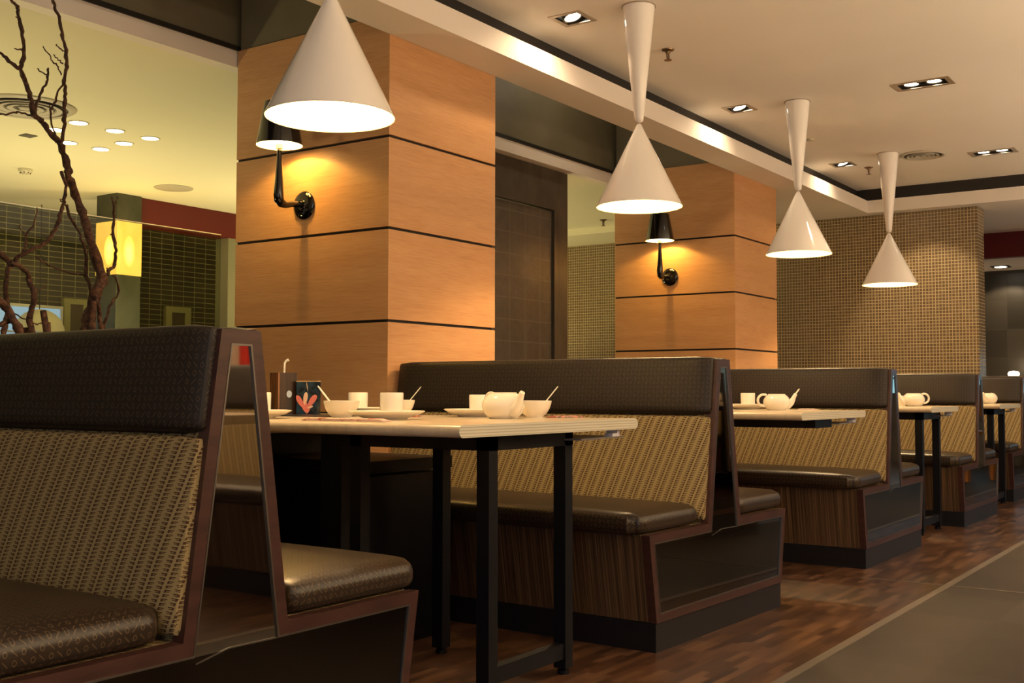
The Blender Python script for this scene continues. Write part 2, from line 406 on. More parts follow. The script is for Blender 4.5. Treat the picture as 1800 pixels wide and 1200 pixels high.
# ------------------------------------------------------------------ the setting
ZC = 2.665
spots = [(4.577, 2.80, 1), (6.654, 2.82, 1), (8.76, 2.84, 1)]              # single recessed spotlights beside the fascia
doubles = [(6.72, 1.70), (8.94, 1.757)]                                  # double recessed spotlights
HS, HW = .065, .065
holes = [(x-HS, x+HS, y-HS, y+HS) for x, y, _ in spots]+[(x-.06, x+.06, y-.135, y+.135) for x, y in doubles]
pierced(ZC, -3, 9.98, -3.6, 3.11, holes, 'ceiling', 'ceiling')
mb = MB(); mb.box(-3, 10.0, 3.11, 3.16, 2.56, 3.0); mb.box(9.98, 10.03, -3.6, 3.16, 2.56, 3.0)
struct(mb.build('trim_1', 'black'))
mb = MB(); mb.box(-3, 9.95, 3.01, 3.25, 2.45, 2.56); mb.box(9.95, 10.1, 2.12, 3.25, 2.45, 2.56)
mb.box(8.385, 10.1, 3.25, 4.27, 2.45, 2.56); mb.box(9.95, 11.9, -3.6, 2.12, 2.45, 2.56); mb.box(10.1, 11.9, 2.12, 4.27, 2.45, 2.56)
struct(mb.build('trim_2', 'fascia'))
# raised dark void between the two bulkheads
mb = MB(); mb.box(-3, 8.385, 4.27, 4.33, 2.57, 3.35); mb.box(-3, 8.385, 3.16, 4.33, 3.35, 3.4); mb.box(-3, 8.385, 3.25, 3.30, 2.562, 3.35)
mb.box(8.385, 8.43, 3.25, 4.33, 2.56, 3.35)
struct(mb.build('wall_void', 'void'))
mb = MB(); mb.box(-3, 8.385, 4.245, 4.33, 2.548, 2.572); struct(mb.build('trim_3', 'black'))
mb = MB(); mb.box(-3, 8.385, 4.255, 4.33, 2.465, 2.548); struct(mb.build('trim_4', 'fascia'))
# neighbouring room
mb = MB(); mb.box(-3, 10.1, 4.33, 9.05, 2.465, 2.52); struct(mb.build('ceiling_neighbour', 'leftceiling'))
mb = MB(); mb.box(9.4, 10.1, 4.33, 8.9, 2.40, 2.464); struct(mb.build('trim_5', 'leftceiling'))
mb = MB(); mb.box(-3, 10.4, 9.0, 9.1, 0, 2.465); struct(mb.build('wall_left', 'darktile'))
mb = MB(); mb.box(10.1, 10.34, 2.12, 9.0, 0, 2.448); struct(mb.build('wall_far', 'mosaic'))
mb = MB(); mb.box(5.84, 10.1, 7.79, 7.95, 2.235, 2.463); struct(mb.build('trim_6', 'red'))
mb = MB(); mb.box(6.80, 6.93, 7.79, 7.95, 0, 2.235); struct(mb.build('trim_7', 'frosted'))
# room at the far right
mb = MB(); mb.box(11.9, 12.0, -3.6, 4.2, 2.20, 2.45); struct(mb.build('trim_8', 'red'))
mb = MB(); mb.box(12.0, 13.3, -3.6, 4.2, 2.20, 2.25); struct(mb.build('trim_9', 'fascia'))
mb = MB(); mb.box(13.2, 13.3, 1.9, 4.2, 0, 2.2); struct(mb.build('wall_end', 'stonegrid'))
mb = MB(); mb.box(14.0, 14.1, -3.6, 2.0, 0, .85); mb.box(14.0, 14.1, -3.6, 2.0, 1.30, 2.45); mb.box(14.0, 14.1, 1.2, 2.0, .85, 1.30); struct(mb.build('wall_street', 'stone'))
mb = MB(); mb.box(14.02, 14.05, -3.6, 1.2, .85, 1.30); w = struct(mb.build('window_1', 'cyanwin'))
mb = MB()
for y in (-2.6, -1.5, -.4, .7): mb.box(13.99, 14.015, y-.03, y+.03, .85, 1.30)
mb.box(13.99, 14.015, -3.6, 1.2, 1.02, 1.04); mb.build('window_frame', 'black', w)
mb = MB(); mb.box(1.0, 14.1, -3.7, -3.6, 0, 2.6); struct(mb.build('wall_right', 'cream'))
mb = MB(); mb.box(6.22, 6.29, -3.6, -3.5, 0, 2.6); mb.box(6.29, 9.0, -3.59, -3.52, 1.45, 1.53); struct(mb.build('trim_10', 'redpost'))
# floor
mb = MB(); mb.box(-3, 14, 1.258, 9.0, -.05, 0); struct(mb.build('floor', 'parquet'))
mb = MB(); mb.box(-3, 14, -3.6, .33, -.05, 0); struct(mb.build('floor_opposite', 'parquet'))
mb = MB(); mb.box(-3, 14, .33, .36, -.05, .002); struct(mb.build('trim_13', 'strip'))
mb = MB(); mb.box(-3, 14, .36, 1.225, -.05, 0); struct(mb.build('floor_aisle', 'graytile'))
mb = MB(); mb.box(-3, 14, 1.225, 1.258, -.05, .002); struct(mb.build('trim_11', 'strip'))
mb = MB(); mb.box(5.185, 5.197, .36, 1.225, -.01, .002); mb.box(5.185, 5.197, 1.258, 1.62, -.01, .002); struct(mb.build('trim_12', 'strip'))
# dark stone panelled door between the columns
mb = MB(); mb.box(4.6, 6.80, 4.34, 4.38, 0, 2.16); d_ = struct(mb.build('door_1', 'stonerelief'))
mb = MB(); mb.box(6.81, 6.99, 4.32, 4.42, 0, 2.46); mb.box(4.6, 6.81, 4.32, 4.42, 2.17, 2.46); mb.build('door_frame', 'stone', d_)
# opening with a daylit window in the tiled wall
mb = MB(); mb.box(4.6, 5.91, 8.975, 8.998, 1.10, 1.585); w = struct(mb.build('window_2', 'skyblue'))
mb = MB(); mb.box(4.6, 5.93, 8.955, 8.999, 1.585, 1.61); mb.box(5.91, 5.93, 8.955, 8.999, 1.10, 1.585); mb.box(4.6, 5.91, 8.96, 8.974, 1.36, 1.375); mb.build('window_frame', 'fascia', w)

# ------------------------------------------------------------------ columns clad in oak
def column(x, label):
    L, y0, y1 = .815, 3.252, 4.245
    t = thing('clad_column', label, 'column', (x, 0, 0), 0, 'oak clad columns')
    mb = MB(); mb.box(.012, L-.012, y0+.012, y1-.0, 0, 2.53); mb.build('column_core', 'groove', t)
    zs = [0, .335, .753, 1.167, 1.581, 1.993, 2.545]
    for a, b in zip(zs, zs[1:]):
        mb = MB(); g_ = .0065 if a else 0
        top = b-(.0065 if b < 2.5 else 0)
        mb.box(0, L, y0 if top < 2.5 else y0, y1, a+g_, min(top, 2.545)); mb.build('wood_panel', 'oak', t)
    mb = MB(); mb.box(.01, L-.01, 3.31, y1-.01, 2.546, 3.345); mb.build('column_head', 'void', t, label='dark olive painted head above the oak')
    return t
column(3.752, 'oak clad square column at the first booth, dark horizontal joints, behind the big hanging cone lamp')
column(7.567, 'oak clad square column further back, beside the mosaic wall')

# ------------------------------------------------------------------ booth benches
OUT = [(-.505, .095), (.505, .095), (.552, .385), (.132, .385), (.05, .972), (-.05, .972), (-.132, .385), (-.552, .385)]
BL = 1.545
def bench(label, loc, rz):
    t = thing('booth_bench', label, 'bench', loc, rz, 'double sided booth benches')
    b = MB(); b.box(-.505, .505, .004, BL, 0, .093); b.build('plinth', 'plinth', t)
    b = MB(); b.prism([(-.500, .095), (.500, .095), (.548, .381), (-.548, .381)], .03, BL); b.build('base', 'zebra', t)
    b = MB(); b.prism([(-.546, .382), (.546, .382), (.546, .384), (.125, .384), (.045, .968), (-.045, .968), (-.125, .384), (-.546, .384)], .03, BL); b.build('fabric_deck', 'woven', t)
    i1 = inset(OUT, .027); i2 = inset(OUT, .031)
    b = MB(); b.ring(OUT, i1, 0, .03); b.build('end_frame', 'mahogany', t)
    b = MB(); b.ring(i1, i2, -.001, .004); b.build('metal_edge', 'edge', t)
    b = MB(); b.prism([i2[3], i2[4], i2[5], i2[6]], .003, .028); b.build('mirror_panel', 'mirror', t)
    b = MB(); b.prism([i2[0], i2[1], i2[2], i2[3], i2[6], i2[7]], .003, .028); mp = b.build('base_panel', 'darkglass', t)
    b = MB(); b.prism([(-.100, i2[6][1]-.012), (-.02, i2[6][1]+.004), (i2[3][0], i2[3][1]+.002), (i2[3][0], i2[3][1]-.001), (-.02, i2[6][1]+.0015), (-.100, i2[6][1]-.014)][::-1], .0012, .0035); b.build('panel_joint', 'edge', mp)
    sl = math.atan2(.132-.05, .972-.385)
    for sgn in (1, -1):
        b = MB(); b.rounded(0, 0, 0, .232, (BL-.05)/2, .036, .034, 18, .018, rc=.07)
        o = b.build('seat_cushion', 'seatleather', t, smooth=True); o.location = (sgn*.366, .010+(BL-.05)/2+.006, .385+.0335)
        for z0, z1, th, nm, mt in ((.392, .764, .024, 'back_pad', 'woven'), (.768, .982, .026, 'headrest', 'leather')):
            zc = (z0+z1)/2; xc = .132-(zc-.385)*math.tan(sl)
            b = MB(); b.rounded(0, 0, 0, (z1-z0)/2/math.cos(sl), (BL-.014)/2, th, .017 if nm == 'back_pad' else .022, 12, .006)
            # local frame: x up the slope, z outwards
            a = Vector((-math.sin(sl)*sgn, 0, math.cos(sl))); nn = Vector((math.cos(sl)*sgn, 0, math.sin(sl))); yy = nn.cross(a)
            R_ = Matrix((a, yy, nn)).transposed().to_4x4()
            o = b.build(nm, mt, t, smooth=True, uvs=lambda c, n: (c.y, c.x) if abs(n.z) > .5 else ((c.y, c.x+c.z) if abs(n.x) > .5 else (c.z, c.x)))
            o.matrix_local = T(sgn*(xc-.006), .012+(BL-.014)/2, zc) @ R_
    return t
B1 = bench('nearest double booth bench, its printed back filling the left edge', (1.508, 1.685, 0), 0)
bl = [(3.812, 1.685, -2.0, 'second double booth bench along the aisle, behind the first laid table'),
      (5.955, 1.675, 0, 'third double booth bench, behind the second table with one teapot at its front edge'),
      (8.005, 1.68, 0, 'fourth double booth bench, below the mosaic wall'),
      (9.965, 1.75, 0, 'farthest double booth bench, cut by the right edge')]
for x, y, r, lb in bl: dup(B1, (x, y, 0), math.radians(r), lb)
dup(B1, (3.80, .36, 0), PI, 'booth bench across the aisle, seen reflected in the nearest mirrored bench end')
dup(B1, (6.4, .30, 0), PI, 'booth bench across the aisle, mirrored in the second bench end')

# ------------------------------------------------------------------ tables
def table(x0, x1, y0, y1, label, legs=True, post=None):
    zt, th = .767, .033; w = x1-x0; cx = (x0+x1)/2
    t = thing('booth_table', label, 'table', (cx, y0, 0), 0, 'booth tables')
    h = w/2; r = th/2; L = y1-y0
    prof = [(-h+r+r*math.cos(a), zt-r+r*math.sin(a)) for a in [PI/2+PI*k/8 for k in range(9)]]+[(h-r+r*math.cos(a), zt-r+r*math.sin(a)) for a in [-PI/2+PI*k/8 for k in range(9)]]
    b = MB(); b.prism(prof, .003, L); b.build('tabletop', 'tabletop', t, smooth=True)
    b = MB(); b.prism(prof, 0, .003); b.build('plywood_edge', 'ply', t)
    ax0, ax1 = -.235, .205
    if legs:
        for y in (.08, .55):
            for x in (ax0, ax1-.045):
                b = MB(); b.box(x, x+.042, y, y+.042, .02, zt-th-.005); lg = b.build('leg', 'steel', t)
                b = MB(); b.lathe([(0, 0), (.018, 0), (.018, .012), (.008, .02), (0, .02)], 12, T(x+.021, y+.021, 0)); b.build('foot', 'steel', lg)
        b = MB()
        for y in (.08, .55): b.box(ax0, ax1, y, y+.042, zt-th-.045, zt-th-.001)
        for x in (ax0, ax1-.045): b.box(x, x+.042, .08, .59, zt-th-.045, zt-th-.001)
        b.build('apron', 'steel', t)
        b = MB(); b.box(ax0+.042, ax1-.045, .085, .117, .05, .095); b.build('stretcher', 'steel', t)
    else:
        b = MB(); b.box(-.10, .12, .06, .72, zt-th-.042, zt-th-.001); b.build('apron', 'steel', t)
    px_, py_ = post or (0, L-.30)
    b = MB(); b.box(px_-.045, px_+.045, py_-.045, py_+.045, .02, zt-th-.001); b.box(px_-.17, px_+.046, py_-.10, py_+.10, 0, .02); b.build('pedestal', 'steel', t)
    # menu tray under the far edge
    b = MB(); b.prism([(h-.32, zt-.062), (h-.06, zt-.058), (h-.06, zt-.055), (h-.32, zt-.056)], .02, .30); tr_ = b.build('menu_tray', 'tray', t)
    b = MB(); b.box(h-.13, h-.10, .02, .05, zt-.055, zt-.045); b.box(h-.10, h-.085, .02, .06, zt-.055, zt-.034); b.build('tray_clip', 'clip', tr_)
    return t
t1 = table(2.255, 3.205, 1.715, 3.15, 'nearest booth table, laid with cups, bowls and a wooden caddy', post=(-.065, .79))
table(4.53, 5.40, 1.655, 3.1, 'second booth table from the camera, one teapot at its front edge, no legs in view', legs=False)
table(6.80, 7.47, 1.70, 3.1, 'third booth table from the camera, pale edge showing past the third bench end')
table(8.73, 9.50, 1.70, 3.1, 'farthest booth table at the right edge')
table(2.25, 3.10, -1.15, .27, 'booth table across the aisle, seen in the mirrored bench end')
mb = MB(); mb.box(2.735, 3.15, 2.445, 3.0, .02, .575)
cab = thing('storage_cabinet', 'low black cabinet on the floor under the nearest table', 'cabinet', (0, 0, 0))
mb.build('cabinet_body', 'cabinet', cab)
mb = MB(); mb.box(2.725, 3.16, 2.435, 3.0, .585, .625); mb.build('cabinet_lid', 'cabinet', cab)
mb = MB(); mb.box(2.75, 3.135, 2.47, 2.98, 0, .02); mb.build('cabinet_base', 'steel', cab)
mb = MB(); mb.box(2.30, 3.20, 3.03, 3.21, 0, .70); hc = tag(mb.build('dark_backing', 'cabinet'), 'black box added to darken the space behind the legs of the nearest table', 'cabinet')  # added black box that darkens the space under the table
mb = MB(); mb.box(2.31, 2.74, 3.022, 3.03, .03, .60); mb.build('door', 'cabinet', hc); mb = MB(); mb.box(2.76, 3.19, 3.022, 3.03, .03, .60); mb.build('door', 'cabinet', hc)  # front sheets of the added darkening box
for k, (x, y) in enumerate([(2.42, 2.86), (2.60, 2.90)]):
    pr = [(0, .0)]
    for i in range(24): pr += [(.030, .02+i*.024), (.040, .028+i*.024), (.040, .036+i*.024)]
    pr += [(0, .62)]
    mb = MB(); mb.lathe(pr, 20, T(x, y, 0)); tag(mb.build('ribbed_hose', 'cabinet', smooth=False), 'black ribbed duct in the dark under the nearest table, '+('nearer the bench' if k == 0 else 'nearer the cabinet'), 'duct', 'ribbed ducts under the table')

# ------------------------------------------------------------------ tableware
ZT = .767
def cup(label, x, y, z, h=.073, r=.036):
    b = MB(); b.lathe([(0, 0), (r*.94, 0), (r*.97, .003), (r, h-.003), (r-.0015, h), (r-.003, h-.002), (r-.005, .006), (0, .006)], 40, T(x, y, z))
    return tag(b.build('tea_cup', 'ceramic', smooth=True), label, 'cup', 'white handleless tea cups')
def plate(label, x, y, z=ZT, r=.118):
    k = r/.118
    b = MB(); b.lathe([(0, .002), (.055*k, .002), (.058*k, 0), (.063*k, 0), (.066*k, .004), (.095*k, .013), (.117*k, .024), (.118*k, .026), (.116*k, .027), (.092*k, .017), (.065*k, .009), (0, .007)], 56, T(x, y, z))
    return tag(b.build('side_plate', 'ceramic', smooth=True), label, 'plate', 'white side plates')
def bowl(label, x, y, z=ZT, r=.0575, h=.055):
    b = MB(); b.lathe([(0, .003), (r*.42, .003), (r*.44, 0), (r*.50, 0), (r*.52, .005), (r*.70, h*.24), (r*.88, h*.55), (r*.97, h*.84), (r, h), (r-.002, h+.001), (r*.93, h*.82), (r*.83, h*.5), (r*.6, h*.22), (0, .012)], 48, T(x, y, z))
    return tag(b.build('rice_bowl', 'ceramic', smooth=True), label, 'bowl', 'white rice bowls')
def spoon(label, x, y, ang, z=ZT, rise=.098, base=(.020, .016)):
    """Chinese soup spoon resting in a bowl centred at x,y; handle leans out towards ang"""
    d = Vector((math.cos(ang), math.sin(ang), 0)); s_ = Vector((-d.y, d.x, 0)); c = Vector((x, y, z))
    b = MB(); vs = []; fs = []; n = 10
    path = [(-.026, .017, .006), (-.018, .0145, .017), (-.004, .0145, .019), (.010, .020, .014), (.022, .034, .008), (.042, .058, .0085), (.060, .080, .009), (.074, .0975, .0075), (.078, .102, .004)]
    for (a, zz, w) in path:
        for k in range(n):
            t_ = k/(n-1)*2-1
            vs.append(c+d*a+s_*(w*t_)+Vector((0, 0, zz+abs(t_)**2*(.007 if a < .02 else .002))))
    m_ = len(path)
    for v_ in list(vs): vs.append(v_+Vector((0, 0, -.0028)))
    for i in range(m_-1):
        for k in range(n-1):
            q = i*n+k; fs.append((q, q+1, q+n+1, q+n)); fs.append((q+m_*n, q+n+m_*n, q+n+1+m_*n, q+1+m_*n))
        fs.append((i*n, i*n+n, i*n+n+m_*n, i*n+m_*n)); fs.append((i*n+n-1, i*n+n-1+m_*n, i*n+2*n-1+m_*n, i*n+2*n-1))
    for k in range(n-1):
        fs.append((k, k+m_*n, k+1+m_*n, k+1)); q = (m_-1)*n+k; fs.append((q, q+1, q+1+m_*n, q+m_*n))
    b.add(vs, fs)
    return tag(b.build('soup_spoon', 'spoon', smooth=True), label, 'spoon', 'white soup spoons')
def teapot(label, x, y, rz, k=1.0, z=ZT):
    t = thing('teapot', label, 'teapot', (x, y, z), rz, 'white teapots'); t.scale = (k, k, k)
    b = MB(); b.lathe([(0, .003), (.036, .003), (.038, 0), (.044, 0), (.047, .003), (.060, .017), (.0675, .036), (.0665, .052), (.058, .068), (.047, .078), (.043, .080), (.043, .083), (.038, .083), (.037, .080), (0, .080)], 56); b.build('pot_body', 'ceramic', t, smooth=True)
    b = MB(); b.lathe([(0, .083), (.034, .0825), (.0375, .0795), (.0375, .078), (0, .078)], 40); b.build('lid', 'ceramic', t, smooth=True)
    P = [(.050, 0, .022), (.062, 0, .030), (.074, 0, .041), (.083, 0, .054), (.089, 0, .067), (.094, 0, .077), (.099, 0, .083)]
    b = MB(); b.tube(P, [.020, .020, .017, .013, .0105, .0095, .0085], 16); b.build('spout', 'ceramic', t, smooth=True)
    P = [(-.060+.0*i, 0, .0) for i in ()]
    for i in range(15):
        a = math.radians(62+ (298-62)*i/14); P.append((-.066+.030*math.cos(a)*1.0, 0, .050+.030*math.sin(a)))
    b = MB(); b.tube(P, [.0065]*15, 12); b.build('handle', 'ceramic', t, smooth=True)
    return t
VW = math.atan2(.567, .823)                                      # looking direction of the photographer
RIGHT = VW-PI/2
# nearest table
plate('white side plate at the near edge of the nearest table, a wrapped set in front', 2.586, 2.246); cup('white cup on the plate in front of the rice bowl', 2.60, 2.236, ZT+.009)
bowl('rice bowl between the photo card box and the front plate', 2.62, 2.463); spoon('soup spoon leaning left out of the rice bowl beside the card box', 2.62, 2.463, RIGHT+PI*.96)
plate('side plate half hidden behind the front bowl and cup', 3.07, 2.775); cup('white cup on the rear plate, against the oak column', 3.067, 2.80, ZT+.009)
bowl('rice bowl behind the front cup', 3.02, 2.565); spoon('soup spoon leaning right out of the bowl behind the front cup', 3.02, 2.565, RIGHT+.15)
plate('side plate behind the teapot, to its left', 3.06, 2.262, r=.105); cup('white cup half hidden behind the nearest teapot', 3.075, 2.255, ZT+.009, .066, .034)
teapot('squat white teapot at the aisle side of the nearest table', 2.905, 2.035, RIGHT-.92)
bowl('rice bowl right of the nearest teapot', 3.10, 2.045); spoon('soup spoon leaning right out of the bowl beside the nearest teapot', 3.10, 2.045, RIGHT+.1)
plate('side plate half hidden by the nearest bench end', 2.427, 2.654); cup('white cup on the plate beside the nearest bench end', 2.438, 2.640, ZT+.009)
def packet(label, x, y, ang, L, w, mat, z=ZT+.0005, h=.006):
    b = MB(); R_ = T(x, y, z) @ Matrix.Rotation(ang, 4, 'Z')
    pr = [(-w/2, 0), (w/2, 0), (w/2*.9, h*.7), (w*.2, h), (-w*.2, h*.9), (-w/2*.9, h*.6)]
    n = len(pr); vs = []
    for i, (t_, q) in enumerate(((-L/2, .35), (-L/2+.02, 1), (L/2-.02, 1), (L/2, .45))):
        vs += [(t_, p[0], p[1]*q) for p in pr]
    fs = [tuple(range(n)), tuple(range(4*n-1, 3*n-1, -1))]
    for i in range(3): fs += [(i*n+k, i*n+n+k, i*n+n+(k+1) % n, i*n+(k+1) % n) for k in range(n)]
    b.add(vs, fs, R_); return tag(b.build('chopstick_packet', mat), label, 'chopstick packet', 'paper chopstick packets')
packet('long paper chopstick packet along the near edge of the nearest table', 2.375, 2.215, math.atan2(2.376-2.05, -.03), .30, .038, 'paper', h=.009)
packet('red paper packet behind the rim of the front plate', 2.93, 2.42, .5, .12, .035, 'redpaper')
packet('red printed packet right of the bowl beside the teapot', 3.145, 1.955, RIGHT+.1, .12, .035, 'redpaper')
b = MB(); b.box(2.72, 2.98, 2.60, 3.05, ZT+.0003, ZT+.004); tag(b.build('place_mat', 'mat'), 'dark mat under the wooden caddy and the card box', 'place mat')
# caddy: box of two wooden faces, open top, with a bent straw standing in it
cd = thing('wooden_caddy', 'tall stained wooden caddy with a pale round sticker on the nearest table', 'caddy', (2.842, 2.955, ZT+.004), math.radians(44))
hw, hh = .036, .148
b = MB(); b.box(-hw, -hw+.006, -hw, hw, 0, hh); b.box(-hw, hw, hw-.006, hw, 0, hh); b.box(-hw, hw, -hw, hw, 0, .006); b.build('side_boards', 'cadwood', cd)
b = MB(); b.box(-hw+.006, hw, -hw-.001, -hw+.005, 0, hh); b.box(hw-.006, hw, -hw, hw, 0, hh); b.build('dark_boards', 'caddark', cd)
b = MB(); b.lathe([(0, 0), (.010, 0), (.010, .0008), (0, .0008)], 24, T(.006, -hw-.0012, .072) @ Matrix.Rotation(PI/2, 4, 'X') @ Matrix.Diagonal((1, 1.25, 1, 1))); b.build('sticker', 'dot', cd)
cd.rotation_euler = (0, 0, VW-PI/2+.62-PI*0)
c0 = Vector((2.842, 2.955, ZT+.004)); rr = Vector((math.cos(RIGHT), math.sin(RIGHT), 0))
b = MB(); b.tube([c0+Vector((0, 0, .008)), c0+Vector((0, 0, .10))+rr*.001, c0+Vector((0, 0, .183))+rr*.004, c0+Vector((0, 0, .190))+rr*.008, c0+Vector((0, 0, .195))+rr*.018], [.0038, .0038, .0038, .0042, .0055], 12)
tag(b.build('bent_straw', 'spoon', smooth=True), 'cream bent straw sticking out of the wooden caddy', 'straw')
cb = thing('card_box', 'navy card box with a pink petal print beside the wooden caddy', 'card box', (2.885, 2.872, ZT+.004), RIGHT-.08)
b = MB(); b.box(-.038, .038, -.022, .022, 0, .116); b.build('box_body', 'cardnavy', cb)
b = MB(); b.box(-.039, .039, -.023, .023, .116, .119); b.build('box_rim', 'cardgold', cb)
def petal(b, cx, cz, ang, L, w, yy):
    pts = []
    for i in range(14):
        a = 2*PI*i/14; u_ = math.cos(a)*L/2; v_ = math.sin(a)*w/2*(1+.25*math.cos(a))
        pts.append((cx+u_*math.cos(ang)-v_*math.sin(ang), cz+u_*math.sin(ang)+v_*math.cos(ang)))
    b.prism(pts, yy-.0006, yy)
b = MB(); petal(b, -.024, .045, 2.1, .052, .018, -.0221); petal(b, .019, .048, .95, .052, .020, -.0222); petal(b, -.006, .026, 1.9, .045, .022, -.0223); petal(b, .004, .018, 1.3, .032, .014, -.0224)
b.build('petal_print', 'petal', cb)
b = MB(); petal(b, -.005, .056, 1.45, .046, .015, -.0226); petal(b, .012, .026, .3, .022, .008, -.0226); petal(b, .001, .098, 1.75, .034, .002, -.0226); b.build('pale_petal_print', 'petalpale', cb)
# second table
teapot('white teapot on the second table, spout to the right, handle to the left', 5.10, 1.985, RIGHT, .93)
plate('side plate on the second table behind the teapot handle', 5.255, 2.205, r=.105); cup('white cup left of the teapot on the second table', 5.275, 2.203, ZT+.009)
plate('small plate on the second table just showing past the mirrored bench end', 4.86, 2.16, r=.06)
spoon('soup spoon rising behind the spout of the teapot on the second table', 5.352, 2.04, RIGHT+.2)
bowl('rice bowl hidden behind the teapot on the second table', 5.352, 2.04, r=.043, h=.045)
packet('pale packet right of the teapot on the second table', 5.30, 1.905, RIGHT, .10, .03, 'paper')
# third and fourth tables
teapot('white teapot on the third table, spout to the left, handle to the right', 7.12, 1.885, RIGHT+PI, .98)
cup('white cup left behind the teapot on the third table', 7.26, 1.985, ZT, .065, .035)
teapot('white teapot on the farthest table, seen from the side of its body', 9.30, 1.895, VW+PI*.75, 1.0)
# ------------------------------------------------------------------ hanging lamps
def pendant(label, x, y, zr, zceil=ZC):
    """two cones tip to tip: a slender one fixed to the ceiling, a wide shade below"""
    t = thing('pendant_lamp', label, 'hanging lamp', (x, y, zceil), 0, 'white double cone hanging lamps')
    R_, H_ = .2, .392; z0 = zr-zceil; za = z0+H_
    b = MB(); b.lathe([(R_, z0), (R_+.001, z0+.003), (.012, za-.006), (.008, za), (0, za+.001)], 72)
    b.build('shade', 'lampwhite', t, smooth=True)
    b = MB(); b.lathe([(R_-.0005, z0), (R_-.003, z0+.004), (.011, za-.014), (0, za-.014)], 72); b.build('shade_lining', 'lampinner', t, smooth=True)
    b = MB(); b.lathe([(.076, -.0005), (.0765, -.012), (.022, za+.03), (.020, za+.014), (.012, za+.006), (0, za+.004)], 48); b.build('ceiling_cone', 'lampwhite', t, smooth=True)
    b = MB(); b.lathe([(0, -.0002), (.081, -.0002), (.081, -.004), (.0, -.004)], 48); b.build('ceiling_plate', 'trimsteel', t, smooth=True)
    b = MB(); b.lathe([(0, za-.17), (.018, za-.165), (.028, za-.145), (.026, za-.12), (.013, za-.09), (.013, za-.06), (0, za-.06)], 24); b.build('bulb', 'bulb', t, smooth=True)
    light('POINT', 'pendant_light', (x, y, zr+.13), 32, (1, .70, .36), .03)
    return t
pendant('nearest and largest white cone lamp, in front of the first oak column', 2.505, 2.412, 1.70)
pendant('second white double cone lamp, hanging before the dark stone panel', 4.61, 2.455, 1.715)
pendant('third white double cone lamp, right of the second oak column', 6.70, 2.455, 1.708)
pendant('farthest and smallest white double cone lamp, in front of the mosaic wall', 8.545, 2.425, 1.664)
light('POINT', 'opposite_fill', (2.7, -.6, 1.75), 14, (1, .70, .36), .05)  # added fill points across the aisle, no hanging lamps modelled there
light('POINT', 'opposite_fill', (5.0, -.7, 1.75), 14, (1, .70, .36), .05)

# ------------------------------------------------------------------ wall sconces on the columns
def sconce(label, x, y, z):
    t = thing('wall_sconce', label, 'wall lamp', (x, y, z), 0, 'black wall lamps on the columns')
    Rm = Matrix.Rotation(-PI/2, 4, 'Y')
    b = MB(); b.lathe([(0, 0), (.066, 0), (.067, .006), (.062, .013), (.045, .018), (.026, .021), (.022, .026), (0, .026)], 40, Rm); b.build('rosette', 'sconceblack', t, smooth=True)
    sx = -.165
    P = [(-.02, 0, .003), (-.08, 0, -.004), (-.125, 0, -.012), (-.150, 0, -.010), (-.164, 0, .004), (sx-.002, 0, .03), (sx, 0, .08), (sx, 0, .14), (sx, 0, .20), (sx, 0, .245)]
    b = MB(); b.tube(P, [.015, .015, .018, .021, .023, .0235, .020, .0155, .0115, .0105], 20); b.build('arm', 'sconceblack', t, smooth=True)
    b = MB(); b.lathe([(0, .240), (.016, .240), (.016, .262), (0, .262)], 24, T(sx, 0, 0)); b.build('lamp_holder', 'sconceinner', t, smooth=True)
    b = MB(); b.lathe([(.105, .255), (.1055, .258), (.070, .452), (.067, .4535), (0, .4535)], 56, T(sx, 0, 0)); b.build('shade', 'sconceblack', t, smooth=True)
    b = MB(); b.lathe([(.1048, .2555), (.1030, .259), (.067, .449), (0, .449)], 56, T(sx, 0, 0)); b.build('shade_lining', 'sconceinner', t, smooth=True)
    b = MB(); b.lathe([(0, .262), (.010, .264), (.014, .275), (.012, .290), (0, .296)], 24, T(sx, 0, 0)); b.build('bulb', 'bulb', t, smooth=True)
    light('POINT', 'sconce_light', (x+sx+.028, y, z+.298), 7, (1, .60, .14), .01)
    return t
sconce('black wall lamp on the nearest oak column, its shade behind the big cone lamp', 3.752, 3.772, 1.727)
sconce('black wall lamp on the farther oak column, below the second hanging lamp', 7.567, 3.772, 1.717)

# ------------------------------------------------------------------ recessed ceiling lights
def recess(b, x0, x1, y0, y1, z, d):
    b.add([(x0, y0, z), (x1, y0, z), (x1, y1, z), (x0, y1, z), (x0, y0, z+d), (x1, y0, z+d), (x1, y1, z+d), (x0, y1, z+d)], [(4, 5, 6, 7), (0, 1, 5, 4), (1, 2, 6, 5), (2, 3, 7, 6), (3, 0, 4, 7)])
def rim(b, x0, x1, y0, y1, w, z):
    for a in ((x0-w, x1+w, y0-w, y0), (x0-w, x1+w, y1, y1+w), (x0-w, x0, y0, y1), (x1, x1+w, y0, y1)): b.box(*a, z-.004, z)
def spot_unit(t, x, y, tilt, lens):
    Rm = T(x, y, ZC+.012) @ tilt
    b = MB(); b.lathe([(.047, -.010), (.050, -.008), (.050, .012), (.040, .012), (.040, -.008)], 32, Rm, close=True); rg = b.build('lamp_ring', 'trimdark', t, smooth=True)
    b = MB(); b.lathe([(0, .004), (.040, -.004), (.040, .008), (0, .012)], 32, Rm); b.build('lens', lens, rg, smooth=True)
def single(label, x, y):
    t = thing('recessed_spotlight', label, 'ceiling spotlight', (0, 0, 0), 0, 'single ceiling spotlights')
    b = MB(); recess(b, x-HS, x+HS, y-HS, y+HS, ZC, .09); b.build('housing', 'trimdark', t)
    b = MB(); rim(b, x-HS, x+HS, y-HS, y+HS, .022, ZC); b.build('trim_frame', 'trimsteel', t)
    return t
